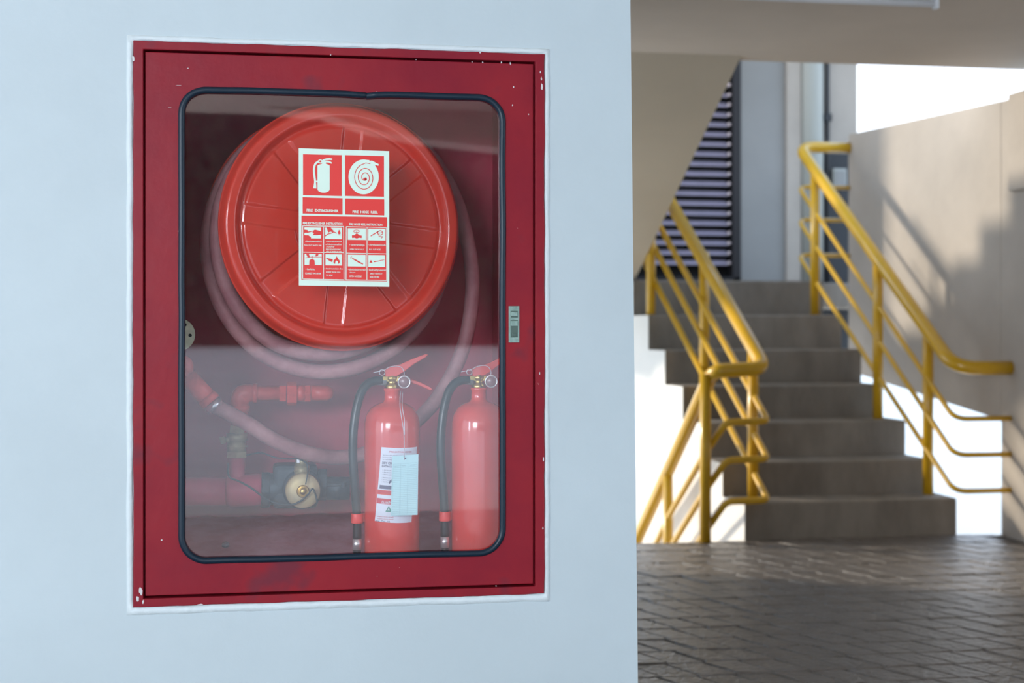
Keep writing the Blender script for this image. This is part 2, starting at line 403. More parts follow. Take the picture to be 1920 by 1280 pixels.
# white painted side of the flight
pf = [(VS+.002, -1.6), (VS+.002, SZ[0]-.004)]
for i in range(1, 7): pf += [(VS+T*i, SZ[i-1]-.004), (VS+T*i, SZ[i]-.004)]
pf += [(8.60, SZ[6]-.004), (8.60, 0.84), (7.466, 0.286), (8.60, 0.18), (8.60, -1.6)]
sw = MB(); sw.prism([(uleft(a), a, b) for a, b in pf], (.004, 0, 0))
world_child(sw.build('side_face', 'stair_white'), stairs)
# lower flight going down under the upper one
low = empty('lower_flight', (1.6, VS, 0)); tag(low, 'concrete flight going down left of the stairs', kind='structure')
for i in range(7):
    world_child(MB().box(0.95, 2.12, VS+T*i, VS+T*(i+1)+.02, -.18*(i+1)-.2, -.18*(i+1)).build('step', 'concrete', bevel=.01), low)
world_child(MB().box(0.95, 3.5, VS+T*7, VB, -1.6, -1.42).build('landing', 'concrete'), low)
# yard around the building
yd = MB().box(-60, 60, -80, -2.05, -.5, -.16).box(3.70, 60, -2.9, 60, -.5, -.16).box(-60, -4.2, -2.9, 60, -.5, -.16).box(-4.2, 3.7, 9.5, 60, -.5, -.16)
yd.box(-4.2, 0.9, 6.2, 9.5, -.5, -.16)
tag(yd.build('ground_yard', 'ground'), 'bright pale concrete yard outside', kind='structure')
# hedge across the yard (shows as the dark band mirrored in the pane)
hd = MB(); rh = random.Random(5)
hd.box(-22, 70, -74, -70, -.16, 12.5)
for _ in range(5200):
    x = rh.uniform(-23, 71); z = rh.uniform(0, 13.2); y = -70+rh.uniform(0, 1)
    a = Vector((rh.uniform(-1, 1), rh.uniform(-.4, .4), rh.uniform(-1, 1))).normalized()*.75
    b = a.cross(Vector((rh.uniform(-.4, .4), 1, rh.uniform(-.4, .4)))).normalized()*.42; c = Vector((x, y, z))
    hd.add([c-a, c+b, c+a, c-b], [(0, 1, 2, 3)])
tag(hd.build('hedge', 'hedge', recalc=False), 'tall dark hedge across the yard behind the viewer', 'hedge', kind='stuff')

# ------------------------------------------------------------------ fire cabinet
cab = empty('fire_cabinet', (0.1575, V0, 0)); tag(cab, 'red recessed fire hose cabinet with glazed door in the pale blue wall', 'cabinet')
def cabpart(o): return world_child(o, cab)
DU0, DU1, DZ0, DZ1 = -0.2275, 0.5427, 0.4945, 1.5555
NF = 60
fo = rect_loop(FU0, FU1, FZ0, FZ1, NF, 21, .0011, V0-.006)
fi = []
Lr = [(DU0-.0035, DZ0-.0045), (DU1+.003, DZ0-.0045), (DU1+.003, DZ1+.004), (DU0-.0035, DZ1+.004)]
for k in range(4):
    a, b = Lr[k], Lr[(k+1) % 4]
    for i in range(NF): t = i/NF; fi.append(Vector((a[0]+(b[0]-a[0])*t, V0-.006, a[1]+(b[1]-a[1])*t)))
frm = cabpart(MB().ring(fo, fi, (0, .035, 0)).build('frame', 'frame_red', bevel=.0015))
# body sheet: back, sides, top
D = 0.552; bx = MB()
bx.box(DU0-.004, DU1+.004, V0+D, V0+D+.006, .46, 1.575)
bx.box(DU0-.010, DU0-.004, V0+.03, V0+D+.006, .46, 1.575); bx.box(DU1+.004, DU1+.010, V0+.03, V0+D+.006, .46, 1.575)
bx.box(DU0-.010, DU1+.010, V0+.03, V0+D+.006, 1.569, 1.575); bx.box(DU0-.010, DU1+.010, V0+.03, V0+D+.006, .455, .462)
cabpart(bx.build('body', 'inner_red'))
# rough mortar bed, rising to the back
fb = MB(); rf = random.Random(9); nu, nv = 40, 26; vs = []; fs = []
for j in range(nv+1):
    for i in range(nu+1):
        v = V0+.035+(D-.036)*j/nv; t = max(0, min(1, (v-V0-.17)/.30)); t = t*t*(3-2*t)
        vs.append((DU0-.003+(DU1-DU0+.006)*i/nu, v, .500+.074*t+(rf.uniform(-.004, .004) if t > 0 else 0)))
for j in range(nv):
    for i in range(nu): k = j*(nu+1)+i; fs.append((k, k+1, k+nu+2, k+nu+1))
fb.add(vs, fs, True); cabpart(fb.build('mortar_bed', 'inner_floor', recalc=False))
# door leaf: ring between rectangle and rounded opening
GU0, GU1, GZ0, GZ1, GR = -0.1595, 0.4800, 0.5590, 1.4860, 0.050
cx, cz = (DU0+DU1)/2, (DZ0+DZ1)/2
def rounded(u0, u1, z0, z1, r, n=14):
    out = []
    for (px, pz, a0) in ((u1-r, z0+r, -pi/2), (u1-r, z1-r, 0), (u0+r, z1-r, pi/2), (u0+r, z0+r, pi)):
        for k in range(n+1): a = a0+pi/2*k/n; out.append((px+r*cos(a), pz+r*sin(a)))
    return out
inn = rounded(GU0, GU1, GZ0, GZ1, GR)
out = []
for k, (a, b) in enumerate(inn):
    c = k//15; i = k % 15
    cor = [(DU1, DZ0), (DU1, DZ1), (DU0, DZ1), (DU0, DZ0)][c]
    st_ = [(GU1-GR, DZ0), (DU1, GZ1-GR), (GU0+GR, DZ1), (DU0, GZ0+GR)][c]; en = [(DU1, GZ0+GR), (GU1-GR, DZ1), (DU0, GZ1-GR), (GU0+GR, DZ0)][c]
    if i <= 7: t = i/7; out.append((st_[0]+(cor[0]-st_[0])*t, st_[1]+(cor[1]-st_[1])*t))
    else: t = (i-7)/7; out.append((cor[0]+(en[0]-cor[0])*t, cor[1]+(en[1]-cor[1])*t))
VD = V0-.001
door = cabpart(MB().ring([(a, VD, b) for a, b in out], [(a, VD, b) for a, b in inn], (0, .022, 0)).build('door', 'frame_red', bevel=.0015))
def doorpart(o):
    o.parent = door; o.matrix_parent_inverse = Matrix.Identity(4); return o
def dp(mb, name, m, bevel=0):
    return doorpart(mb.build(name, m, bevel=bevel))
gp = rounded(GU0-.004, GU1+.004, GZ0-.004, GZ1+.004, GR+.002)
VG = VD+.007
pane = MB().flat([(a, VG, b) for a, b in gp]); dp(pane, 'glass_pane', 'glass')
# gasket: rubber bead following the opening, slightly wavy, joint at the top
gk = rounded(GU0+.001, GU1-.001, GZ0+.001, GZ1-.001, GR-.001, 14)
loop = []
for k in range(len(gk)):
    a, b = Vector((gk[k][0], 0, gk[k][1])), Vector((gk[(k+1) % len(gk)][0], 0, gk[(k+1) % len(gk)][1]))
    m_ = max(1, int((b-a).length/.02))
    for i in range(m_): loop.append(a+(b-a)*i/m_)
nz_ = noise1(len(loop), .0011, 31, 4); cen = Vector((cx, 0, cz))
js = min(range(len(loop)), key=lambda i: (loop[i]-Vector((.212, 0, GZ1))).length)
lp = []
for i in range(len(loop)):
    p = loop[i]; q = (cen-p).normalized(); e = .003*max(0, 1-abs(i-js)/2.2)
    lp.append(p+q*(nz_[i]+e)+Vector((0, VD+.0008, 0)))
lp = lp[js:]+lp[:js]; gm = MB(); gm.tube(lp+[lp[0]+Vector((.0006, 0, -.0012))], .0066, 12)
dp(gm, 'gasket', 'gasket')
# lock plate
L0 = onv(953.5, 573.5, VD); L1 = onv(973.5, 642, VD)
def LK(a, b): return (L0.x+(L1.x-L0.x)*a, L0.z+(L1.z-L0.z)*b)
def lkbox(a0, a1, b0, b1, y0, y1, name, m, parent):
    p, q = LK(a0, b0), LK(a1, b1); o = MB().box(p[0], q[0], VD-y0, VD-y1, q[1], p[1]).build(name, m, bevel=.0008)
    o.parent = parent; return o
lk = lkbox(0, 1, 0, 1, .0022, -.002, 'lock_plate', 'steel', door); lk['label'] = 'zinc grey flush lock plate'
cabs_extra = [('latch_button', (.25, .82, .16, .28), .0045, 'steel'), ('latch_slot', (.18, .85, .13, .32), .0026, 'steel_dark'), ('pull_recess', (.16, .86, .38, .86), .0026, 'steel_dark'), ('pull_tab', (.2, .84, .40, .55), .0045, 'steel'), ('keyhole_boss', (.34, .70, .74, .84), .0042, 'steel_dark')]
# bake lock details into one sub-part mesh each is a fourth level, so join them in the plate's neighbours under the door
for nm, (a0, a1, b0, b1), h, m in cabs_extra: lkbox(a0, a1, b0, b1, h, .001, nm, m, door)
# paint chips on frame and door
ch = MB(); rc = random.Random(17)
chips = [(264, 1107, 4, 9), (258, 1123, 3, 6), (957, 119, 1.4, 3), (1016, 163, 2, 8), (1015, 148, 1.5, 4), (303, 1012, 1.6, 2), (250, 110, 3, 6), (963, 163, 1.2, 2.6), (961, 197, 1.2, 2), (991, 214, 1, 2), (940, 117, 1.5, 2), (905, 117, 1.5, 2), (885, 116, 1.2, 1.6), (1013, 135, 1.2, 3), (335, 160, 6, .4), (318, 202, 4, .4), (268, 1128, 2, 5), (900, 98, 2, 2.4), (706, 172, 1.2, 1.2), (1019, 860, 1.5, 5), (376, 1133, 7, 1.5), (930, 1098, 2, 1), (1018, 990, 1.4, 4), (352, 128, 2, 1), (1012, 700, 1, 3), (620, 103, 1.2, 1.2), (780, 112, 1, 1.2)]
for (px, py, rx, ry) in chips:
    vpl = (V0-.0068) if (px < 272 or px > 1001 or py < 97+.028*(px-272) or py > 1116-.03*(px-272)) else VD-.0006
    pts = []
    for k in range(9):
        a = 2*pi*k/9; r = rc.uniform(.55, 1.1); pts.append(onv(px+rx*r*cos(a), py+ry*r*sin(a), vpl))
    ch.prism(pts, (0, .0004, 0))
co = cabpart(ch.build('paint_chip', 'chip')); co['kind'] = 'stuff'; co['label'] = 'pale chips and scratches in the red paint'

# ------------------------------------------------------------------ hose reel
RC = Vector((0.1620, 2.978, 1.227)); RY = radians(12.6)
reel = empty('hose_reel', RC, RY); tag(reel, 'large red plastic hose reel behind the glass of the cabinet', 'hose reel')
def sstep(a, b, x):
    t = max(0, min(1, (x-a)/(b-a))); return t*t*(3-2*t)
R = 0.2575; NT = 420
rl = [0, .03, .055, .068, .074, .080, .083, .086, .092, .098]+[.100+.0035*i for i in range(33)]+[.2165, .2195, .2225, .2255, .229, .2325, .236, .2395, .243, .2465, .250, .2530, .2555, .2570, .2575]
def disc_h(r, th):
    h = 0.0
    h += .016*(1-sstep(.072, .087, r))                       # hub boss
    h += .020*sstep(.214, .229, r)-.022*sstep(.243, .2575, r)**1.6*1.0  # rim lip
    h += -.004*sstep(.209, .214, r)*(1-sstep(.214, .219, r))
    # eight raised ribs: bands with parallel sides
    best = 9
    for k in range(8):
        a = th-(radians(84)+k*pi/4); c_, s_ = r*cos(a), r*sin(a)
        if c_ > 0: best = min(best, abs(s_))
    band = 1-sstep(.0165, .0200, best)
    panel = sstep(.098, .104, r)*(1-sstep(.2065, .2115, r))
    h += .0050*panel*(1-band)*sstep(.0165, .021, best)+.0012*panel*band
    # moulded line next to each rib
    h -= .0016*panel*max(0, 1-abs(best-.0195)/.0016)
    return h
fd = MB(); vs = []; fs = []
for r in rl:
    for j in range(NT):
        a = 2*pi*j/NT; vs.append((r*cos(a), -disc_h(r, a), r*sin(a)))
for i in range(len(rl)-1):
    for j in range(NT): j2 = (j+1) % NT; fs.append((i*NT+j, (i+1)*NT+j, (i+1)*NT+j2, i*NT+j2))
# rolled outer edge and back skin
b0 = len(vs); ers = [(.2585, .004), (.2575, .010), (.250, .012), (.235, .006), (.10, .006), (.0, .006)]
for (r, yy) in ers:
    for j in range(NT): a = 2*pi*j/NT; vs.append((max(r, 1e-4)*cos(a), yy, max(r, 1e-4)*sin(a)))
for i in range(len(ers)):
    pa = b0-NT if i == 0 else b0+(i-1)*NT; pb = b0+i*NT
    for j in range(NT): j2 = (j+1) % NT; fs.append((pa+j, pb+j, pb+j2, pa+j2))
fd.add(vs, fs, True); fd.build('front_disc', 'reel_red', reel)
bd = MB(); bd.lathe([(.02, .172), (.20, .172), (.235, .176), (.248, .168), (.2550, .160), (.2570, .165), (.2550, .174), (.235, .182), (.02, .182)], (0,0,0), (0,1,0), 120)
bd.build('back_disc', 'reel_red', reel)
MB().lathe([(.135, .006), (.135, .172)], (0,0,0), (0,1,0), 64).build('drum', 'reel_red', reel)
MB().lathe([(.018, .10), (.018, .30)], (0,0,0), (0,1,0), 24).box(-.03, .03, .29, .31, -.20, .20).box(-.03, .03, .29, .43, .17, .20).build('swing_bracket', 'iron', reel)

# hose: coils on the drum, two slack turns, the long drop and the run to the fitting
def rl2w(x, y, z):
    return Vector((RC.x+x*cos(RY)-y*sin(RY), RC.y+x*sin(RY)+y*cos(RY), RC.z+z))
hp = []
for k in range(0, int(3.25*72)):
    a = radians(90)-2*pi*k/72; y = .150-.035*k/72
    hp.append(rl2w(.212*cos(a), max(y, .032), .212*sin(a)))
def loop_r(a, base, ext): return base+ext*((1-sin(a))/2)**1.9
a_s = radians(90)-2*pi*3.25
for k in range(0, 145):
    a = a_s-2*pi*k/72; f = min(1, k/24)
    if k < 72: base, ext, y = .212+.024*f, .044*f, .036+.026*f
    else: f2 = min(1, (k-72)/24); base, ext, y = .236+.002*f2, .044+.030*f2, .062+.036*f2
    r = loop_r(a, base, ext); hp.append(rl2w(r*cos(a), y, r*sin(a)-.0))
# long drop on the right
aa = a_s-2*pi*144/72
dropx = [(600, 232, 3.14), (700, 225, 3.13), (790, 275, 3.13), (848, 360, 3.13), (876, 450, 3.14), (886, 540, 3.16), (872, 640, 3.17), (836, 722, 3.17), (785, 785, 3.18), (705, 842, 3.20), (640, 857, 3.18), (580, 850, 3.14), (520, 828, 3.12), (468, 796, 3.11), (432, 776, 3.11), (404, 761, 3.11)]
drop = [onv(*d) for d in dropx]
last = hp[-1]
full = hp+smooth_path([last, drop[1]]+drop[2:], 9)[1:]
hose = MB().tube(full, .0165, 16); ho = hose.build('fire_hose', 'hose')
tag(ho, 'dusty mauve rubber hose wound on the reel with hanging slack loops', 'hose')

# ------------------------------------------------------------------ pipework inside
def nut(mb, a, b, r, n=6): mb.tube([a, b], r, n, smooth=False)
VP = 3.22
P = lambda x, y, v=VP: onv(x, y, v)
branch = empty('branch_pipe', P(445, 880)); tag(branch, 'red elbow pipe rising from the main and turning right with union nuts', 'pipe')
def wc(mb, name, m, par, bevel=0, label=None):
    o = world_child(mb.build(name, m, bevel=bevel), par)
    if label: o['label'] = label
    return o
wc(MB().tube([P(444, 925), P(444, 855)], .0185, 20), 'riser', 'pipe_wine', branch)
el = round_path([P(450, 800), P(450, 737), P(530, 737)], .05, 10)
mb = MB().tube(el, .0165, 20); mb.tube([P(450, 772), P(450, 760)], .0215, 20); mb.tube([P(450, 760), *round_path([P(450, 760), P(450, 737), P(478, 737)], .028, 8)[1:], P(478, 737)], .0205, 20)
mb.tube([P(474, 737), P(482, 737)], .0225, 20)
wc(mb, 'elbow', 'pipe_red', branch)
mb = MB(); nut(mb, P(524, 737), P(536, 737), .020); nut(mb, P(538, 738), P(556, 738), .0265, 8); mb.tube([P(555, 737), P(572, 737)], .019, 18); nut(mb, P(571, 737), P(582, 737), .0205)
wc(mb, 'union_nut', 'pipe_red', branch)
wc(MB().tube([P(583, 736), P(600, 736), P(614, 736), P(622, 736), P(626, 736)], [.0175, .0175, .0175, .013, .004], 20), 'end_cap', 'pipe_red', branch)
mb = MB(); mb.tube([P(444, 857), P(444, 846)], .024, 6, smooth=False); mb.tube([P(444, 846), P(444, 826)], .0205, 24); mb.tube([P(444, 838), P(444, 835)], .0225, 24); mb.tube([P(444, 826), P(444, 812)], .023, 24); mb.tube([P(444, 812), P(446, 798)], .0185, 6, smooth=False)
wc(mb, 'valve_body', 'old_brass', branch, label='tarnished grey-green union body')
mb = MB().tube([P(434, 824, VP-.01), P(421, 824, VP-.012)], .006, 14); mb.tube([P(422, 824, VP-.012), P(413, 826, VP-.012)], .009, 6, smooth=False)
wc(mb, 'drain_tap', 'old_brass', branch)
# main pipe with tee
main = empty('main_pipe', P(400, 920)); tag(main, 'thick wine-red horizontal water main at the bottom left of the cabinet', 'pipe')
wc(MB().tube([onv(290, 921, VP+.01), P(425, 921)], .032, 28), 'pipe', 'pipe_wine', main)
wc(MB().tube([P(424, 920), P(432, 920), P(484, 918), P(492, 918)], [.032, .036, .036, .034], 28), 'tee', 'pipe_wine', main)
# grey check valve
chk = empty('check_valve', P(550, 910)); tag(chk, 'dark grey iron check valve joined to the wine-red main', 'valve')
mb = MB().tube([P(490, 918), P(506, 918)], .040, 8, smooth=False); mb.tube([P(505, 917), P(530, 915)], .036, 24)
wc(mb, 'union', 'iron', chk, .002)
a, b = P(512, 872, VP-.03), P(596, 952, VP-.03)
wc(MB().box(a.x, b.x, VP-.035, VP+.045, b.z, a.z), 'body', 'iron', chk, .010)
wc(MB().tube([P(596, 908), P(612, 908)], .036, 8, smooth=False), 'collar', 'iron', chk, .002)
wc(MB().tube([P(610, 915), P(655, 915)], .026, 24).tube([P(613, 909, VP-.028), P(650, 908, VP-.028)], .0035, 8).tube([P(640, 909, VP-.029), P(646, 909, VP-.029)], .006, 10), 'outlet', 'iron', chk)
# brass landing valve in front
bv = empty('brass_valve', P(568, 920, VP-.07)); tag(bv, 'round brass cap valve with centre nut in front of the grey valve', 'valve')
c0 = P(568, 920, VP-.075)
wc(MB().lathe([(.038, .028), (.038, .0), (.036, -.004), (.020, -.006), (.0, -.006)], c0, (0, 1, 0), 48), 'cap', 'disc_brass', bv)
wc(MB().lathe([(.014, .0), (.014, -.012), (.012, -.014), (.010, -.014), (.009, -.010), (.0075, -.010), (.0075, -.016), (.006, -.018), (.0, -.018)], c0, (0, 1, 0), 24), 'centre_nut', 'brass', bv)
wc(MB().lathe([(.044, .070), (.044, .030), (.034, .028)], c0, (0, 1, 0), 40), 'barrel', 'iron', bv)
s0 = P(564, 890, VP-.05)
mb = MB().tube([P(566, 892, VP-.05), P(566, 873, VP-.05)], .0165, 24); mb.tube([P(566, 884, VP-.05), P(566, 881, VP-.05)], .018, 24); mb.tube([P(566, 873, VP-.05), P(565, 856, VP-.05)], [.014, .0135], 20); mb.tube([P(565, 857, VP-.05), P(565, 841, VP-.05), P(565, 839, VP-.05)], [.0125, .0125, .009], 20)
wc(mb, 'stem', 'old_brass', bv)
a, b = P(556, 854, VP-.068), P(562, 868, VP-.068)
wc(MB().box(a.x, b.x, VP-.068, VP-.05, b.z, a.z), 'stem_slot', 'chrome', bv, .001)
# wires
w1 = smooth_path([P(462, 853, VP-.03), P(476, 850, VP-.04), P(492, 849, VP-.06), P(515, 857, VP-.07), P(540, 860, VP-.075), P(558, 860, VP-.07), P(574, 868, VP-.07), P(577, 880, VP-.075), P(576, 892, VP-.09), P(573, 908, VP-.095)], 6)
tag(MB().tube(w1, .0015, 8).build('seal_wire', 'wire'), 'thin blue-grey seal wire tied from the union to the brass stem', 'wire')
w2 = smooth_path([P(428, 868, VP-.03), P(430, 893, VP-.04), P(448, 902, VP-.05), P(470, 914, VP-.06), P(492, 930, VP-.07), P(515, 942, VP-.085), P(545, 946, VP-.09), P(565, 938, VP-.095), P(578, 926, VP-.10), P(586, 916, VP-.10), P(592, 928, VP-.092), P(595, 942, VP-.09)], 6)
tag(MB().tube(w2, .0021, 8).build('lead_wire', 'wire'), 'dark wire sagging across the main to the brass cap', 'wire')
# diagonal hose fitting at left
fit = empty('hose_fitting', P(370, 725, 3.11)); tag(fit, 'red diagonal pipe fitting holding the hose end at the left edge', 'fitting')
VF = 3.11
wc(MB().tube([P(352, 706, VF), P(394, 752, VF)], .0205, 22), 'sleeve', 'pipe_red', fit)
wc(MB().tube([P(387, 744, VF), P(396, 754, VF)], .0225, 22), 'sleeve_ring', 'pipe_red', fit)
wc(MB().tube([P(397, 755, VF), P(405, 765, VF)], .0200, 22), 'hose_clamp', 'chrome', fit, label='bright silver hose clamp')
wc(MB().tube(round_path([P(330, 676, VF), P(352, 676, VF), P(352, 706, VF)], .022, 8), .012, 18).tube([P(346, 700, VF), P(356, 712, VF)], .0165, 6, smooth=False), 'small_elbow', 'pipe_red', fit)
# flange disc at the left edge
fc = P(334, 627, 3.04)
fl_ = MB().lathe([(.0135, 0), (.0345, 0), (.0345, .005), (.0135, .005), (.0135, 0)], fc, (0, 1, 0), 48, capped=False)
flg = fl_.build('flange_ring', 'flange'); tag(flg, 'cream-coloured ring flange with bolt holes at the left edge of the pane', 'flange')
for k in range(6):
    a = radians(58-60*k-2); p = fc+Vector((.0245*cos(a), -.0006, .0245*sin(a)))
    MB().lathe([(.0036, 0), (.0036, .001)], p, (0, 1, 0), 16).build('bolt_hole', 'door_back', flg)
fp_ = MB().tube([fc+Vector((0, .006, 0)), fc+Vector((0, .12, 0))], .013, 16); fp_.build('stub_pipe', 'pipe_red', flg)
tag(MB().lathe([(.009, 0), (.009, .004), (.006, .007), (0, .008)], P(423, 1023, 3.0)-Vector((0, 0, .0)), (0, -.4, 1), 6, smooth=False).build('floor_bolt', 'iron'), 'small grey bolt head in the cabinet floor below the main pipe', 'bolt')

# ------------------------------------------------------------------ lettering helper
def text_mesh(s, bold=0.0):
    cu = bpy.data.curves.new('t', 'FONT'); cu.body = s; cu.size = 1; cu.offset = bold; cu.resolution_u = 3
    ob = bpy.data.objects.new('t', cu); C.objects.link(ob)
    dg = bpy.context.evaluated_depsgraph_get(); me = bpy.data.meshes.new_from_object(ob.evaluated_get(dg))
    vs = [v.co.copy() for v in me.vertices]; fs = [tuple(p.vertices) for p in me.polygons]
    bpy.data.objects.remove(ob); bpy.data.curves.remove(cu); bpy.data.meshes.remove(me)
    if not vs: return [], []
    return [(v.x, v.y) for v in vs], fs
def text_fit(s, x0, x1, yb, h, mapper, bold=0.0, caps=True):
    """fit the string between x0..x1 on baseline yb (y grows down) with cap height h; mapper(x,y)->3D"""
    vs, fs = text_mesh(s, bold)
    if not vs: return MB()
    xa, xb = min(v[0] for v in vs), max(v[0] for v in vs)
    ch_ = 0.69 if caps else 0.62
    mb = MB(); mb.add([mapper(x0+(x-xa)/(xb-xa)*(x1-x0), yb-y/ch_*h) for x, y in vs], fs); return mb

# ------------------------------------------------------------------ instruction sign on the glass
VSN = VD-.0022
def sgn(layer):
    return VSN-.0004*layer
def A1(px, py, layer=1): return onv(550+px/9.142, 270+py/9.142, sgn(layer))      # upper half coordinates
def A2(px, py, layer=1): return onv(550+px/8.826, 400+py/8.826, sgn(layer))      # lower half coordinates
q = [A1(92, 72, 0), A1(1643, 122, 0), A2(1588, 1212, 0), A2(92, 1192, 0)]
sign = MB().prism(q, (0, .0024, 0)).build('instruction_sign', 'sign_white')
tag(sign, 'pale green and red fire instruction sign stuck on the cabinet glass', 'sign')
def sp_(mb, name, m, label=None):
    o = mb.build(name, m, sign, recalc=False)
    if label: o['label'] = label
    return o
def quad(f, x0, x1, y0, y1, layer, skew=.031):
    xm = (x0+x1)/2
    return MB().flat([f(x0, y0, layer), f(x1, y0+skew*(x1-x0), layer), f(x1, y1+skew*(x1-x0), layer), f(x0, y1, layer)])
sp_(quad(A1, 166, 830, 174, 875, 1, .024), 'red_panel', 'sign_red')
sp_(quad(A1, 886, 1553, 190, 888, 1, .024), 'red_panel', 'sign_red')
sp_(quad(A1, 160, 843, 912, 1192, 1, .024), 'red_panel', 'sign_red')
sp_(quad(A1, 887, 1558, 932, 1208, 1, .024), 'red_panel', 'sign_red')
sp_(quad(A2, 134, 1552, 36, 1100, 1, .019), 'red_panel', 'sign_red', 'large red instruction panel')
def poly(f, pts, layer): return MB().flat([f(x, y, layer) for x, y in pts])
# extinguisher pictogram
def arc(cx, cy, rx, ry, a0, a1, n=20): return [(cx+rx*cos(radians(a0+(a1-a0)*k/n)), cy-ry*sin(radians(a0+(a1-a0)*k/n))) for k in range(n+1)]
mb = MB()
body = [(415, 780)]+arc(430, 378, 16, 22, 180, 90, 5)+[(470, 345), (492, 335), (492, 312), (555, 312), (555, 335), (580, 345)]+arc(608, 378, 16, 22, 90, 0, 5)+[(624, 775)]+arc(519, 770, 105, 62, 0, -180, 22)
mb.flat([A1(x, y, 2) for x, y in body])
mb.flat([A1(x, y, 2.2) for x, y in [(490, 325), (482, 290), (510, 262), (560, 245), (620, 240), (668, 248), (666, 272), (600, 274), (550, 280), (545, 288), (600, 286), (640, 300), (662, 318), (655, 337), (610, 318), (560, 315), (555, 335)]])
def ribbon(f, pts, wd, layer):
    mb = MB(); n = len(pts); vs = []
    for i, (x, y) in enumerate(pts):
        a = pts[max(0, i-1)]; b = pts[min(n-1, i+1)]; dx, dy = b[0]-a[0], b[1]-a[1]; l = max(1e-6, sqrt(dx*dx+dy*dy)); w_ = wd[i] if isinstance(wd, list) else wd
        vs += [f(x-dy/l*w_/2, y+dx/l*w_/2, layer), f(x+dy/l*w_/2, y-dx/l*w_/2, layer)]
    mb.add(vs, [(2*i, 2*i+1, 2*i+3, 2*i+2) for i in range(n-1)]); return mb
def sm2(pts, n=6): return [(p.x, p.y) for p in smooth_path([(a, b, 0) for a, b in pts], n)]
def merge(*mbs):
    r = MB()
    for m in mbs: r.add(m.v, m.f)
    return r
hs = sm2([(470, 290), (420, 305), (375, 345), (355, 420), (358, 520), (372, 620), (372, 690), (368, 758)])
mb = merge(mb, ribbon(A1, hs, [34]*(len(hs)-10)+[34+2.6*k for k in range(10)], 2), ribbon(A1, [(380, 640), (425, 640)], 22, 2.2), poly(A1, arc(462, 297, 42, 34, 0, 345, 24), 2.3))
sp_(mb, 'pictogram', 'sign_white', 'white extinguisher pictogram')
sp_(poly(A1, arc(462, 297, 17, 17, 0, 345, 16), 3), 'pictogram_dot', 'sign_red')
# hose pictogram
mb = poly(A1, arc(1205, 563, 260, 298, 0, 355, 64), 2)
mb = merge(mb, poly(A1, [(1318, 285), (1350, 284), (1400, 312), (1462, 342), (1466, 356), (1456, 372), (1420, 362), (1380, 362), (1318, 340)], 2.2), poly(A1, [(1195, 265), (1303, 275), (1303, 335), (1195, 320)], 2.2))
sp_(mb, 'pictogram', 'sign_white', 'white coiled hose pictogram')
spts = []
for k in range(0, 150):
    t = k/149; a = radians(62)+t*2*pi*2.85; r = 1-t*.90
    spts.append((1222+(190*r)*cos(a)*1.0*(1.0)+0, 575-(240*r)*sin(a)))
spts = [(1320, 335), (1290, 330), (1240, 322)]+[p for p in spts if True][6:]
sp_(merge(ribbon(A1, spts, 12, 3), poly(A1, arc(1230, 602, 32, 27, 0, 345, 18), 3)), 'spiral_line', 'sign_red')
def stx(f, s, x0, x1, yb, h, layer=2, bold=0.02, name='lettering'):
    sl = .024 if f is A1 else .019
    sp_(text_fit(s, x0, x1, yb, h, lambda x, y: f(x, y+sl*(x-x0), layer), bold), name, 'sign_white')
stx(A1, 'FIRE  EXTINGUISHER', 228, 775, 1155, 42, bold=.03)
stx(A1, 'FIRE  HOSE  REEL', 1015, 1448, 1180, 40, bold=.03)
stx(A2, 'FIRE EXTINGUISHER INSTRUCTION', 158, 812, 178, 36, bold=.03)
stx(A2, 'FIRE HOSE REEL INSTRUCTION', 925, 1472, 196, 36, bold=.03)
# table rules
def rule(x0, y0, x1, y1, wd=12): return ribbon(A2, [(x0, y0), (x1, y1)], wd, 2)
fr = merge(rule(150, 205, 832, 216), rule(150, 1085, 838, 1098), rule(156, 205, 154, 1090), rule(832, 212, 838, 1098), rule(502, 210, 500, 1090, 10), rule(156, 640, 836, 650, 10),
           rule(872, 220, 1546, 235), rule(870, 1098, 1548, 1110), rule(876, 220, 872, 1100), rule(1542, 232, 1544, 1108), rule(1220, 228, 1218, 1104, 10), rule(874, 655, 1544, 668, 10))
sp_(fr, 'table_rule', 'sign_white')
cells = [(182, 458, 232, 410), (525, 805, 235, 422), (900, 1200, 246, 436), (1240, 1525, 252, 444), (185, 470, 668, 852), (532, 806, 674, 858), (902, 1196, 682, 876), (1240, 1518, 688, 884)]
for (x0, x1, y0, y1) in cells: sp_(quad(A2, x0, x1, y0, y1, 2, .012), 'picture_field', 'sign_white')
art = []
art.append(merge(poly(A2, [(182, 268), (235, 275), (245, 300), (300, 290), (300, 305), (240, 320), (190, 318), (182, 330)], 3), poly(A2, [(315, 292), (360, 268), (458, 295), (458, 352), (395, 362), (330, 358), (325, 340), (345, 335), (320, 318)], 3), poly(A2, [(182, 360), (250, 362), (290, 390), (292, 412), (182, 412)], 3)))
art.append(merge(poly(A2, [(550, 232), (620, 236), (668, 292), (650, 310), (610, 300), (580, 318), (565, 280)], 3), ribbon(A2, [(525, 375), (575, 340), (640, 322), (672, 305), (716, 328)], 14, 3), poly(A2, [(735, 325), (745, 295), (758, 268), (775, 300), (785, 325), (770, 345), (750, 345)], 3), ribbon(A2, [(735, 357), (785, 358)], 7, 3)))
art.append(merge(poly(A2, [(970, 362), (1010, 360), (1030, 340), (1050, 330), (1072, 342), (1092, 362), (1132, 366), (1130, 408), (1090, 402), (1050, 415), (1010, 402), (972, 406)], 3), ribbon(A2, arc(1045, 295, 48, 22, 0, 360, 20), 8, 3), ribbon(A2, [(1048, 300), (1050, 335)], 10, 3)))
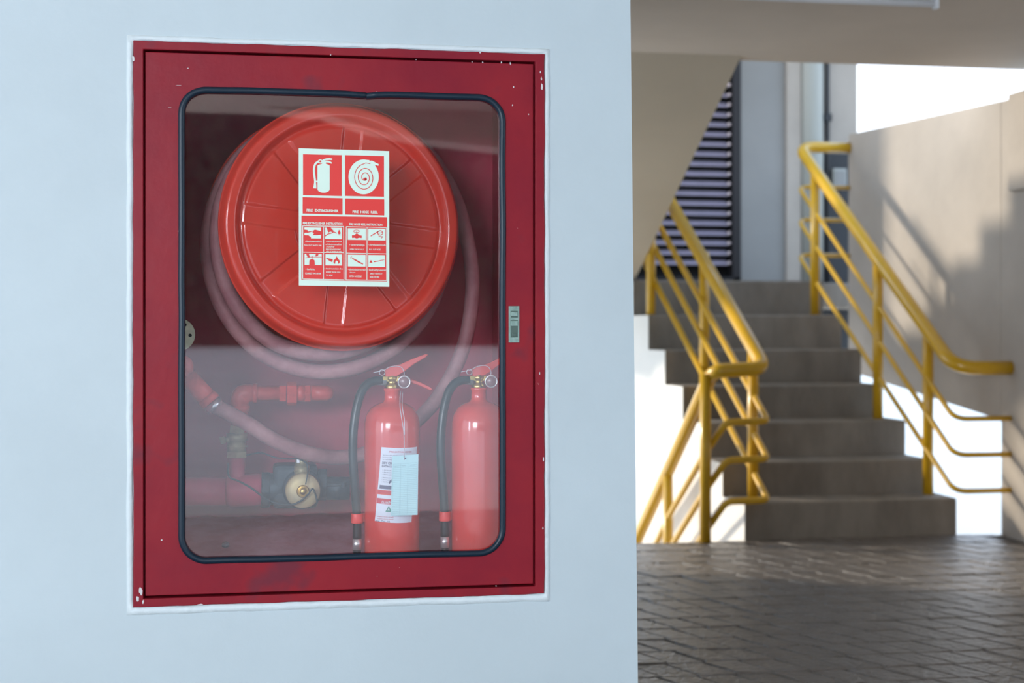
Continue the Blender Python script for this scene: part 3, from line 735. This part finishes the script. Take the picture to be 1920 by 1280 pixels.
art.append(merge(ribbon(A2, [(1280, 375), (1330, 345), (1400, 300), (1430, 290)], [12, 16, 10, 8], 3), ribbon(A2, arc(1438, 322, 42, 36, 0, 350, 20), 12, 3), ribbon(A2, [(1420, 350), (1415, 378), (1485, 392)], 12, 3), ribbon(A2, [(1470, 375), (1462, 415)], 8, 3), ribbon(A2, [(1410, 330), (1470, 315)], 9, 3)))
art.append(merge(poly(A2, [(262, 852), (266, 775), (290, 758), (325, 758), (350, 775), (356, 852)], 3), ribbon(A2, [(195, 735), (300, 722), (468, 722)], 9, 3), poly(A2, [(210, 670), (255, 670), (275, 720), (235, 722)], 3), poly(A2, [(370, 672), (420, 672), (405, 705), (365, 712)], 3), ribbon(A2, [(308, 700), (308, 760)], 12, 3)))
art.append(merge(poly(A2, [(532, 735), (640, 752), (655, 765), (640, 806), (590, 780)], 3), poly(A2, [(690, 838), (664, 812), (668, 775), (700, 745), (715, 705), (738, 745), (768, 785), (765, 818), (742, 838), (738, 800), (715, 778), (695, 800)], 3)))
art.append(merge(ribbon(A2, [(975, 742), (1035, 775), (1090, 808), (1155, 840)], [16, 22, 24, 14], 3), ribbon(A2, arc(965, 732, 18, 16, 60, 260, 10), 6, 3)))
art.append(merge(poly(A2, [(1258, 815), (1284, 768), (1312, 818)], 3), ribbon(A2, [(1330, 798), (1400, 790), (1505, 765)], [18, 12, 8], 3)))
for a_ in art: sp_(a_, 'picture', 'sign_red')
TX = [('• ดึงสลักออกจากคันบีบ', 195, 470, 470, 20), ('PULL OUT SAFETY PIN', 180, 465, 535, 20),
      ('• ปลดสายฉีดออกจากที่', 540, 800, 470, 18), ('แล้วจับปลายสายชี้ไปที่', 535, 800, 522, 20), ('ฐานของไฟ', 545, 680, 560, 18), ('REMOVE HOSE POINT', 540, 785, 600, 18), ('AIM AT BASE OF FIRE', 540, 805, 634, 16),
      ('• เปิดวาล์วให้สุด', 930, 1178, 532, 24), ('OPEN VALVE FULLY', 935, 1175, 602, 20), ('• ดึงสายฉีดออกจากวงล้อ', 1240, 1528, 532, 24), ('PULL OUT HOSE', 1255, 1442, 606, 22),
      ('• บีบคันบีบ', 200, 355, 935, 24), ('SQUEEZE THE LEVER', 195, 460, 1002, 24), ('• ส่ายปลายสายไปมา ซ้าย', 515, 815, 922, 20), ('SWEEP FROM SIDE', 540, 780, 978, 20), ('TO SIDE', 540, 650, 1034, 22),
      ('• เปิดหัวฉีดปลายสายน้ำ', 905, 1205, 938, 22), ('ที่ปลายสาย', 935, 1025, 985, 18), ('OPEN NOZZLE', 928, 1128, 1052, 26), ('• ฉีดน้ำไปที่ฐานของไฟ', 1230, 1530, 945, 24), ('DIRECT WATER AT', 1265, 1472, 1006, 22), ('BASE OF FIRE', 1265, 1422, 1064, 24)]
for (s_, x0, x1, yb, h) in TX: stx(A2, s_, x0, x1, yb, h, bold=.02, name='fine_lettering')

# ------------------------------------------------------------------ fire extinguishers
def extinguisher(label):
    t = empty('fire_extinguisher'); tag(t, label, 'fire extinguisher', 'red extinguishers in the cabinet')
    Rb = .0588
    MB().lathe([(.045, .0), (.052, .002), (.0575, .010), (Rb, .022), (Rb, .300), (.0580, .318), (.0545, .334), (.046, .348), (.034, .356), (.020, .361), (.0165, .366), (.0160, .384), (.018, .386), (.018, .390), (.012, .390)], n=64).build('cylinder', 'ext_red', t)
    MB().lathe([(.0105, .386), (.0155, .389), (.0155, .396), (.0105, .400), (.0105, .406), (.013, .409), (.013, .414), (.009, .418), (.009, .428), (0, .43)], n=24).box(-.02, .018, -.008, .008, .405, .415).build('valve', 'brass', t)
    # levers: folded sheet, upper one longer, both pointing right
    lv = MB(); up = [(-.014, .415), (-.018, .428), (-.006, .436), (.018, .441), (.042, .452), (.070, .462), (.076, .461), (.070, .455), (.044, .440), (.026, .426), (.010, .416)]
    lv.prism([(x, -.010, z) for x, z in up], (0, .020, 0)); lv.build('upper_lever', 'ext_red', t, bevel=.0015)
    l2 = MB(); dn = [(.018, .414), (.038, .410), (.060, .402), (.082, .391), (.085, .386), (.080, .385), (.056, .396), (.034, .403), (.018, .404)]
    l2.prism([(x, -.008, z) for x, z in dn], (0, .016, 0)); l2.build('lower_lever', 'ext_red', t, bevel=.0015)
    gg = MB().lathe([(.0135, 0), (.0140, -.004), (.0135, -.010), (.0118, -.0115), (.0118, -.009), (0, -.009)], (.0245, -.012, .404), (0.12, 1, 0), 32).build('gauge', 'chrome', t)
    gg['label'] = 'chrome-rimmed pressure gauge'
    MB().lathe([(.0112, -.0095), (.0112, -.0105), (.006, -.0125), (0, -.013)], (.0245, -.012, .404), (.12, 1, 0), 28).build('gauge_face', 'glass_face', gg)
    MB().tube([(-.012, 0, .404), (-.036, 0, .406)], .0085, 18).build('hose_connector', 'grey_plastic', t)
    hpp = smooth_path([(-.020, 0, .406), (-.036, -.001, .406), (-.052, -.003, .399), (-.066, -.006, .380), (-.076, -.010, .345), (-.082, -.014, .300), (-.083, -.015, .250), (-.080, -.015, .200), (-.076, -.012, .150), (-.074, -.010, .110), (-.074, -.010, .076)], 6)
    MB().tube(hpp, .0092, 20).build('discharge_hose', 'black_hose', t)
    MB().tube([(-.074, -.010, .077), (-.074, -.010, .054)], .0095, 20).build('nozzle_collar', 'chrome', t)
    MB().tube([(-.074, -.010, .054), (-.074, -.010, .030)], .0085, 20).build('nozzle', 'black_hose', t)
    MB().lathe([(.0125, .110), (.0125, .130)], (-.074, -.010, 0), n=20).box(-.074, -.056, -.006, .004, .111, .129).build('hose_clip', 'pipe_red', t, bevel=.001)
    st_ = smooth_path([(-.040, -.012, .424), (-.020, -.014, .428), (-.004, -.014, .436), (.016, -.014, .436), (.024, -.014, .424), (.022, -.014, .412)], 5)
    MB().tube(st_, .0007, 6).build('seal_string', 'string', t)
    pin = [(-.022+.006*cos(a_*pi/6), -.013, .424+.006*sin(a_*pi/6)) for a_ in range(13)]
    MB().tube(pin, .0008, 6).build('pin_ring', 'chrome', t)
    return t
def copy_tree(o, parent=None):
    c = o.copy(); C.objects.link(c); c.parent = parent
    for ch in list(o.children): copy_tree(ch, c)
    return c
EX1 = Vector((.2660, 2.992, .4995)); EX2 = Vector((.4505, 2.992, .4995))
e1 = extinguisher('red extinguisher with printed label and hanging tag, left of the two'); e1.location = EX1
e2 = copy_tree(e1); e2.location = EX2; e2['label'] = 'red extinguisher without label or tag, beside the right edge of the pane'
# wrap label on the first one
RL = .0592
def cyl(x, y, k=0):
    """px coordinates of the label -> on the cylinder wall, in extinguisher space"""
    u = onv(x, y, EX1.y-RL*.8); dx = max(-.99, min(.99, (u.x-EX1.x)/RL)); a = asin(dx)
    r = RL+.00035*k; return Vector((r*sin(a), -r*cos(a), u.z-EX1.z))
def cyl_patch(x0, x1, y0, y1, k, m, name, skew=-0.085, parent=None, bow=6):
    mb = MB(); nx = 14; vs = []; fs = []; 
    for (yy) in (y0, y1):
        for i in range(nx+1):
            x = x0+(x1-x0)*i/nx+skew*(yy-838); t = (x-745)/35
            vs.append(cyl(x, yy+.02*(x-x0)+bow*(-.15)*t*t, k))
    for i in range(nx): fs.append((i, i+1, nx+1+i+1, nx+1+i))
    mb.add(vs, fs, True); return mb.build(name, m, parent or e1, recalc=False)
cyl_patch(715, 783, 838, 918, 1, 'paper', 'paper_label')
cyl_patch(715, 783, 927, 978, 1, 'paper', 'paper_label')
cyl_patch(716, 782, 920, 924, 1, 'ink_red', 'label_band')
cyl_patch(715.5, 782, 934, 944, 2, 'ink_red', 'label_band')
cyl_patch(718, 782, 909, 916, 2, 'ink', 'label_band')
def ltx(s, x0, x1, yb, h, m='ink', bold=0.0):
    text_fit(s, x0, x1, yb, h, lambda x, y: cyl(x-.085*(y-838), y+.02*(x-715), 3), bold).build('label_lettering', m, e1, recalc=False)
ltx('FIRE EXTINGUISHER', 730, 772, 847, 3, 'ink_red')
for i, yy in enumerate((853, 857, 861)): ltx('For home office and car', 719, 745, yy, 1.8)
ltx('DRY CHEMICAL', 719, 752, 869, 4.5, bold=.02); ltx('EXTINGUISHER', 719, 750, 874.5, 3.4, bold=.02)
for i, yy in enumerate((881, 885, 889, 895, 899, 903)): ltx('1. Pull the pin, aim, squeeze', 721, 752, yy, 2)
ltx('ดับเพลิง', 724, 742, 942.6, 5, 'paper', bold=.01)
ltx('www.', 716, 724, 977, 3, 'ink'); ltx('Tel. 02', 726, 742, 977, 3, 'ink')
for i, yy in enumerate((968, 972)): ltx('Inspect once a month', 719, 748, yy, 2, 'ink_red')
mk = MB(); mk.flat([cyl(x, y, 3) for x, y in ((728, 902), (734, 896), (742, 905), (738, 908), (733, 902), (729, 906))]); mk.build('label_mark', 'ink', e1, recalc=False)
mk = MB(); mk.add([cyl(x, y, 3) for x, y in ((722, 958), (728, 947), (734, 958), (725.5, 955.5), (728, 951), (730.5, 955.5))], [(0, 1, 4, 3), (1, 2, 5, 4), (2, 0, 3, 5)]); mk.build('label_mark', 'ink_green', e1, recalc=False)
# paper tag on a string (hangs from the first extinguisher)
VT = EX1.y-.074
tq = [onv(x, y, VT) for x, y in ((735.5, 855), (784.5, 851), (783, 965), (732.5, 967))]
tg = MB().prism(tq, (0, .0006, 0)).build('inspection_tag', 'tag_paper'); tag(tg, 'pale cyan ruled inspection tag hanging in front of the label', 'tag')
def tgm(a, b, k=1):
    p = tq[0].lerp(tq[1], a).lerp(tq[3].lerp(tq[2], a), b); return p+Vector((0, -.0003*k, 0))
rr = MB()
for i in range(29):
    b = .135+.85*i/28; rr.add([tgm(.04, b), tgm(.96, b), tgm(.96, b+.0045), tgm(.04, b+.0045)], [(0, 1, 2, 3)])
for a in (.04, .33, .60, .955):
    rr.add([tgm(a, .135), tgm(a+.008, .135), tgm(a+.008, .985), tgm(a, .985)], [(0, 1, 2, 3)])
rr.build('ruled_lines', 'ink_light', tg, recalc=False)
for s_, a, wd in (('DATE', .10, .14), ('NAME', .39, .14), ('REMARK', .68, .20)):
    text_fit(s_, a, a+wd, .185, .018, lambda x, y: tgm(x, y, 2)).build('tag_lettering', 'ink_light', tg, recalc=False)
MB().lathe([(.0016, 0), (.0016, .0004)], tgm(.5, .055, 3), (0, 1, 0), 12).build('punched_hole', 'ink', tg)
s1 = smooth_path([onv(751, 733, EX1.y-.02), onv(750, 760, EX1.y-.06), onv(754, 790, VT-.002), onv(757.5, 815, VT-.002), onv(758, 862, VT-.001)], 5)
s2 = smooth_path([onv(755, 735, EX1.y-.02), onv(754, 760, EX1.y-.06), onv(758, 785, VT-.002), onv(758.5, 815, VT-.002)], 5)
MB().tube(s1, .0008, 6).tube(s2, .0008, 6).build('tag_string', 'string', tg)

# ------------------------------------------------------------------ yellow railings
RH, RM, RP = .034, .0165, .0265
railR = empty('stair_railing', (3.24, 6.6, 0)); tag(railR, 'yellow tube railing on the right of the stairs along the parapet', 'railing', 'yellow stair railings')
def wr(mb, name, par, label=None): return wc(mb, name, 'yellow', par, label=label)
VA, VBt = 6.33, 8.24
def rz(z0, v, v0=6.33, s=.676): return z0+s*(v-v0)
wr(MB().tube(round_path([(3.568, VA, .8135), (3.25, VA, .8135), (3.21, VBt, 2.104), (3.538, VBt, 2.104)], .12, 10), RH, 20), 'handrail', railR)
for z0, z1 in ((.571, 1.860), (.398, 1.659), (.225, 1.444)):
    wr(MB().tube(round_path([(3.568, VA, z0), (3.25, VA, z0), (3.21, VBt, z1), (3.538, VBt, z1)], .07, 8), RM*.8, 12), 'middle_rail', railR)
for u, v, zb in ((3.258, 6.62, SZ[0]), (3.232, 7.15, SZ[2]), (3.212, 7.98, SZ[5])):
    wr(MB().tube([(u, v, zb-.004), (u, v, .8135+(v-VA)/(VBt-VA)*1.2905)], RP, 20), 'post', railR)
railL = empty('stair_railing', (2.3, 6.5, 0)); tag(railL, 'yellow tube railing left of the stairs that turns and goes down', 'railing', 'yellow stair railings')
def ul(v): return 2.325 if v < 6.6 else 2.325-.075*(v-6.6)
VL = 6.38; sl = .684
hl = [(ul(8.2), 8.2, .817+sl*(8.2-VL)), (2.320, VL, .817), (2.085, VL, .805), (2.07, 6.44, .775), (2.06, 7.035, .315), (2.06, 7.66, -.133), (2.06, 8.3, -.60)]
wr(MB().tube(round_path(hl, .07, 10), RH, 20), 'handrail', railL)
for k, z0 in enumerate((.569, .391, .198)):
    pts = [(ul(8.2), 8.2, z0+sl*(8.2-VL)), (2.335, VL, z0), (2.13, VL, z0-.004), (2.055, 6.44, z0-.14), (2.06, 7.035, z0-.50), (2.06, 7.66, z0-.95), (2.06, 8.3, z0-1.40)]
    wr(MB().tube(round_path(pts, .035, 8), RM, 14), 'middle_rail', railL)
for u, v, zb, zt in ((2.322, 6.55, SZ[0]-.004, .92), (2.300, 7.25, SZ[2], 1.405), (2.195, 7.93, SZ[5]-.2, 1.87), (2.040, 6.415, 0.0, .79), (2.06, 7.11, -.60, .27), (2.06, 7.9, -1.2, -.3)):
    wr(MB().tube([(u, v, zb), (u, v, zt)], RP, 20), 'post', railL)

# ------------------------------------------------------------------ louvred door, pipes, lamp
dr = empty('door_1', (2.7, VB, SZ[6])); tag(dr, 'dark louvred door with lilac-grey blades on the stair landing', kind='structure')
DX0, DX1 = 2.30, 3.205
def wd_(mb, name, m, bevel=0): return wc(mb, name, m, dr, bevel)
wd_(MB().box(DX0, DX1, VB+.09, VB+.11, SZ[6], 3.35), 'backing', 'door_back')
wd_(MB().box(DX0, DX0+.07, VB-.01, VB+.09, SZ[6], 3.35).box(DX1-.055, DX1, VB-.01, VB+.09, SZ[6], 3.35).box(DX0, DX1, VB-.01, VB+.09, SZ[6], SZ[6]+.06).box(DX0, DX1, VB-.01, VB+.09, 3.28, 3.35), 'frame', 'louver_dark', .003)
bl = None
for k in range(27):
    z = 1.425+.0675*k
    if z > 3.25: break
    if bl is None:
        mb = MB(); mb.prism([(DX0+.07, 0, 0), (DX0+.07, .05, .034), (DX0+.07, .05, .038), (DX0+.07, -.002, .006)], (DX1-DX0-.15, 0, 0))
        bl = mb.build('blade', 'louver', dr); bl.location = (0, 0, 0); b_ = bl
        rv = MB().lathe([(.012, 0), (.012, -.008), (.007, -.012), (0, -.012)], (DX1-.075, -.002, .016), (0, 1, 0), 14).build('leak_dot', 'leak_dot', bl); r_ = rv  # pale dot standing in for light leaking at the blade end
    else:
        b_ = bl.copy(); C.objects.link(b_); r_ = rv.copy(); C.objects.link(r_); r_.parent = b_
    b_.parent = dr; b_.location = Vector((0, VB+.02, z))-dr.location
pp = MB().tube([(3.715, VB+.0, 1.2), (3.715, VB+.0, 4.3)], .082, 28); tag(pp.build('drain_pipe', 'pvc'), 'thick pale vertical pipe beside the light wall on the landing', 'pipe')
bp_ = MB().tube([(3.825, VB-.02, 1.2), (3.825, VB-.02, 4.3)], .016, 14)
bo = bp_.build('thin_pipe', 'black_pipe'); tag(bo, 'thin black vertical pipe right of the thick pale pipe', 'pipe')
for z in (2.42, 2.85): MB().box(3.80, 3.85, VB-.045, VB+.02, z, z+.05).build('pipe_clamp', 'black_pipe', bo, bevel=.003)
bxx = onv(1573, 335, VB); jb = MB().box(bxx.x-.05, bxx.x+.05, VB-.02, VB+.03, bxx.z-.07, bxx.z+.07).build('junction_box', 'pvc', bevel=.006)
tag(jb, 'small grey junction box in the dark recess behind the right railing', 'junction box')
MB().box(bxx.x-.038, bxx.x+.038, VB-.026, VB-.02, bxx.z-.055, bxx.z+.055).build('lid', 'back_wall', jb, bevel=.003)
lp_ = empty('ceiling_lamp', (2.2, 4.98, CEIL)); tag(lp_, 'white batten ceiling lamp cut off by the top edge of the photo', 'lamp')
e = onz(1768, 6, CEIL-.065)
wc(MB().box(e.x-1.2, e.x, e.y-.02, e.y+.05, CEIL-.045, CEIL), 'housing', 'fixture', lp_, .005)
wc(MB().box(e.x-.03, e.x-.012, e.y-.0, e.y+.03, CEIL-.085, CEIL-.04), 'lamp_holder', 'fixture', lp_, .004)
wc(MB().tube([(e.x-1.19, e.y+.015, CEIL-.066), (e.x-.03, e.y+.015, CEIL-.066)], .013, 14), 'tube', 'fixture', lp_)
